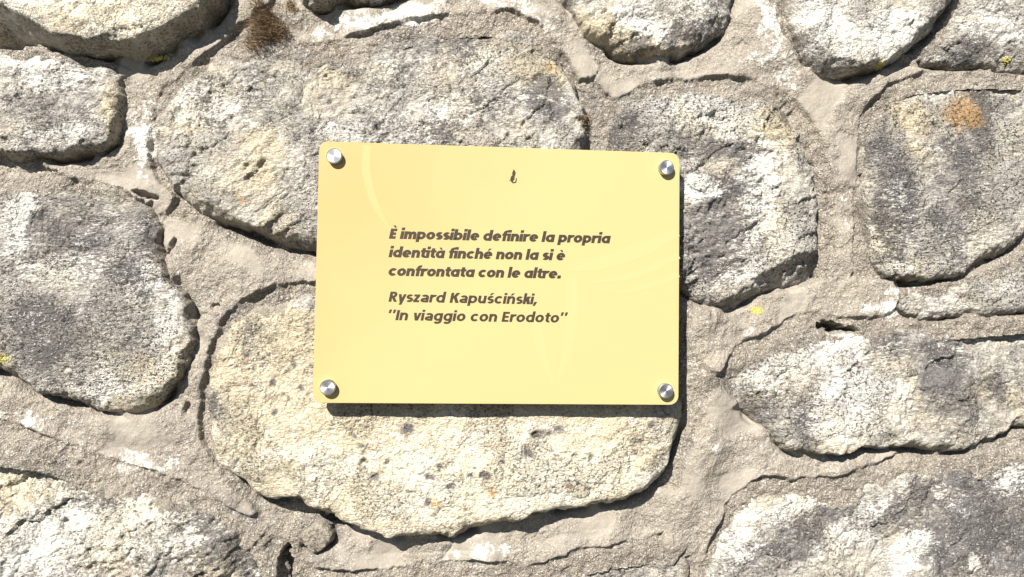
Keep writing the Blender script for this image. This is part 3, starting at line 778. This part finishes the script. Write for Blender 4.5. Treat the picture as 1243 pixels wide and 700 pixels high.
# standoff screws
def m_steel():
    s = NT('turned steel')
    s.b.inputs['Metallic'].default_value = 1.0
    s.b.inputs['Anisotropic'].default_value = 0.7
    tg = s.t.nodes.new('ShaderNodeTangent'); tg.direction_type = 'RADIAL'; tg.axis = 'Y'
    s.t.links.new(tg.outputs[0], s.b.inputs['Tangent'])
    return s.base((0.50, 0.485, 0.475), 0.46, 0.5)
M_STEEL = m_steel()
def lathe(prof, n=40):
    """profile (radius, y) in mm around the Y axis"""
    bm = bmesh.new(); rings = []
    for r, y in prof:
        if r < 1e-6: rings.append([bm.verts.new((0, y/1000, 0))])
        else: rings.append([bm.verts.new((r*math.cos(2*math.pi*k/n)/1000, y/1000, r*math.sin(2*math.pi*k/n)/1000)) for k in range(n)])
    for a, b in zip(rings, rings[1:]):
        for k in range(n):
            if len(a) == 1: bm.faces.new((a[0], b[k], b[(k+1) % n]))
            elif len(b) == 1: bm.faces.new((a[k], a[(k+1) % n], b[0]))
            else: bm.faces.new((a[k], a[(k+1) % n], b[(k+1) % n], b[k]))
    bmesh.ops.recalc_face_normals(bm, faces=bm.faces)
    for f in bm.faces: f.smooth = True
    for e in bm.edges:
        if len(e.link_faces) == 2 and e.calc_face_angle() > 0.3: e.smooth = False
    me = bpy.data.meshes.new('lathe'); bm.to_mesh(me); bm.free()
    return me
cap_me = lathe([(0, -5.2), (0.3, -5.2), (5.5, -5.2), (6.1, -4.7), (6.25, -4.3), (6.25, -0.02), (0, -0.02)])
bar_me = lathe([(0, 4.05), (6.0, 4.05), (6.0, 30), (0, 30)], 32)
cap_me.materials.append(M_STEEL); bar_me.materials.append(M_STEEL)
for (px, py) in ((405.5, 189), (809.5, 203), (397.6, 470.2), (808.5, 474.5)):
    x, z = P(px, py, PH+5); c, s_ = math.cos(ROLL), math.sin(ROLL)
    x, z = x*c+z*s_, -x*s_+z*c
    r = bpy.data.objects.new('standoff_screw', cap_me); COL.objects.link(r); r.parent = plaque; r.location = (x/1000, 0, z/1000)
    b = bpy.data.objects.new('standoff_barrel', bar_me); COL.objects.link(b); b.parent = r

# ------------------------------------------------------------------ moss and lichen
def m_strand():
    s = NT('dry brown moss'); n = s.noise(120, 2)
    return s.base(s.mix(n, (0.14, 0.095, 0.06), (0.42, 0.32, 0.21)), 0.9, 0.1)
def m_lich():
    s = NT('yellow lichen'); n = s.noise(300, 3)
    s.bump(s.noise(900, 2), 0.8, 0.001)
    return s.base(s.mix(n, (0.36, 0.33, 0.10), (0.56, 0.50, 0.13)), 0.95, 0.1)
M_MOSS = m_strand(); M_LICH = m_lich()
def strand(bm, p, d, L, r, droop, n=4):
    d = d.normalized(); prev = None
    q = Vector(p)
    for k in range(n+1):
        rr = r*(1-k/n*0.85)
        s1 = d.orthogonal().normalized(); s2 = d.cross(s1)
        ring = [bm.verts.new(q+(s1*math.cos(a)+s2*math.sin(a))*rr) for a in (0, 2.1, 4.2)]
        if prev:
            for i in range(3): bm.faces.new((prev[i], prev[(i+1) % 3], ring[(i+1) % 3], ring[i]))
        prev = ring
        q = q+d*(L/n); d = (d+droop*(1.0/n)).normalized()
def tuft(name, label, px, py, rx, ry, count, L, r, lean, cat, seed):
    rnd = random.Random(seed); bm = bmesh.new()
    pts = []
    for _ in range(count):
        a = rnd.uniform(0, 6.283); q = rnd.random()**0.8*(0.75+0.4*math.sin(3*a+seed))
        pts.append((px+rx*q*math.cos(a), py+ry*q*math.sin(a)))
    xs, zs = P(np.array([p[0] for p in pts]), np.array([p[1] for p in pts]), 6)
    hs = surf(xs, zs)
    c = (float(np.mean(xs)), float(np.mean(zs)), float(np.mean(hs)))
    for x, z, h in zip(xs, zs, hs):
        p = ((x-c[0])/1000, -(h-c[2]-0.6)/1000, (z-c[1])/1000)
        d = Vector((lean[0]+rnd.uniform(-.7, .7), -rnd.uniform(.3, 1.2), lean[1]+rnd.uniform(-.7, .7)))
        strand(bm, p, d, L*rnd.uniform(.5, 1.2)/1000, r*rnd.uniform(.7, 1.3)/1000, Vector((rnd.uniform(-.5, .5), 0, -0.9+rnd.uniform(-.4, .4))))
    me = bpy.data.meshes.new(name); bm.to_mesh(me); bm.free()
    o = link(name, me, None, M_MOSS); o.location = (c[0]/1000, -c[2]/1000, ZC+c[1]/1000)
    o['label'] = label; o['category'] = cat
tuft('moss_tuft', 'shaggy dry brown moss tuft in the joint above the large speckled stone', 325, 42, 25, 31, 1900, 15, 0.32, (-.2, .8), 'moss', 1)
tuft('moss_clump', 'small dark moss clump at the foot of the mortar lip right of the shaggy tuft', 378, 77, 11, 7, 260, 5, 0.3, (0, 0), 'moss', 2)
tuft('moss_clump', 'dark moss clump on the top edge of the speckled stone, under the white mortar', 413, 63, 9, 10, 260, 5, 0.3, (0, 0), 'moss', 3)
tuft('moss_clump', 'brown moss clump in the joint just above the top edge of the plaque', 708, 152, 9, 13, 300, 4, 0.3, (0, 0), 'moss', 4)
tuft('moss_clump', 'dark moss clump on the joint above the white veined grey stone', 908, 107, 8, 6, 200, 4, 0.3, (0, 0), 'moss', 5)
tuft('moss_clump', 'short dark moss row under the small pale stone at the top edge', 355, 12, 10, 10, 260, 4.5, 0.3, (0, 0), 'moss', 6)

def lichen(label, px, py, rx, ry, n, seed):
    rnd = random.Random(seed); bm = bmesh.new(); pts = []
    for _ in range(n*3):
        a = rnd.uniform(0, 6.283); q = rnd.random()**.8
        pts.append((px+rx*q*math.cos(a), py+ry*q*math.sin(a)))
    xs, zs = P(np.array([p[0] for p in pts]), np.array([p[1] for p in pts]), 6)
    hs = surf(xs, zs); c = (float(np.mean(xs)), float(np.mean(zs)), float(np.mean(hs)))
    for x, z, h in zip(xs, zs, hs):
        r = rnd.uniform(.22, .6)/1000
        m = Matrix.Translation(((x-c[0])/1000, -(h-c[2]+0.1)/1000, (z-c[1])/1000)) @ Matrix.Rotation(rnd.uniform(0, 6), 4, 'Y') @ Matrix.Diagonal((r*rnd.uniform(.8, 1.6), r*.7, r, 1))
        bmesh.ops.create_icosphere(bm, subdivisions=1, radius=1, matrix=m)
    me = bpy.data.meshes.new('lichen_patch'); bm.to_mesh(me); bm.free()
    o = link('lichen_patch', me, None, M_LICH); o.location = (c[0]/1000, -c[2]/1000, ZC+c[1]/1000)
    o['label'] = label; o['category'] = 'lichen'
lichen('bright yellow lichen spot on the mortar below the white veined stone', 914, 377, 9, 5, 70, 1)
lichen('yellow green lichen on the mortar under the overhanging whitish boulder', 1056, 86, 8, 3, 40, 2)
lichen('thin yellow lichen streak on the mortar below the bulging upper left block', 195, 74, 16, 4, 45, 3)
lichen('yellow green lichen dot in the dark crack of the top right wedge', 1213, 77, 6, 5, 36, 4)
lichen('faint yellow lichen dots at the lower left rim of the brownish slab', 20, 434, 9, 6, 30, 5)
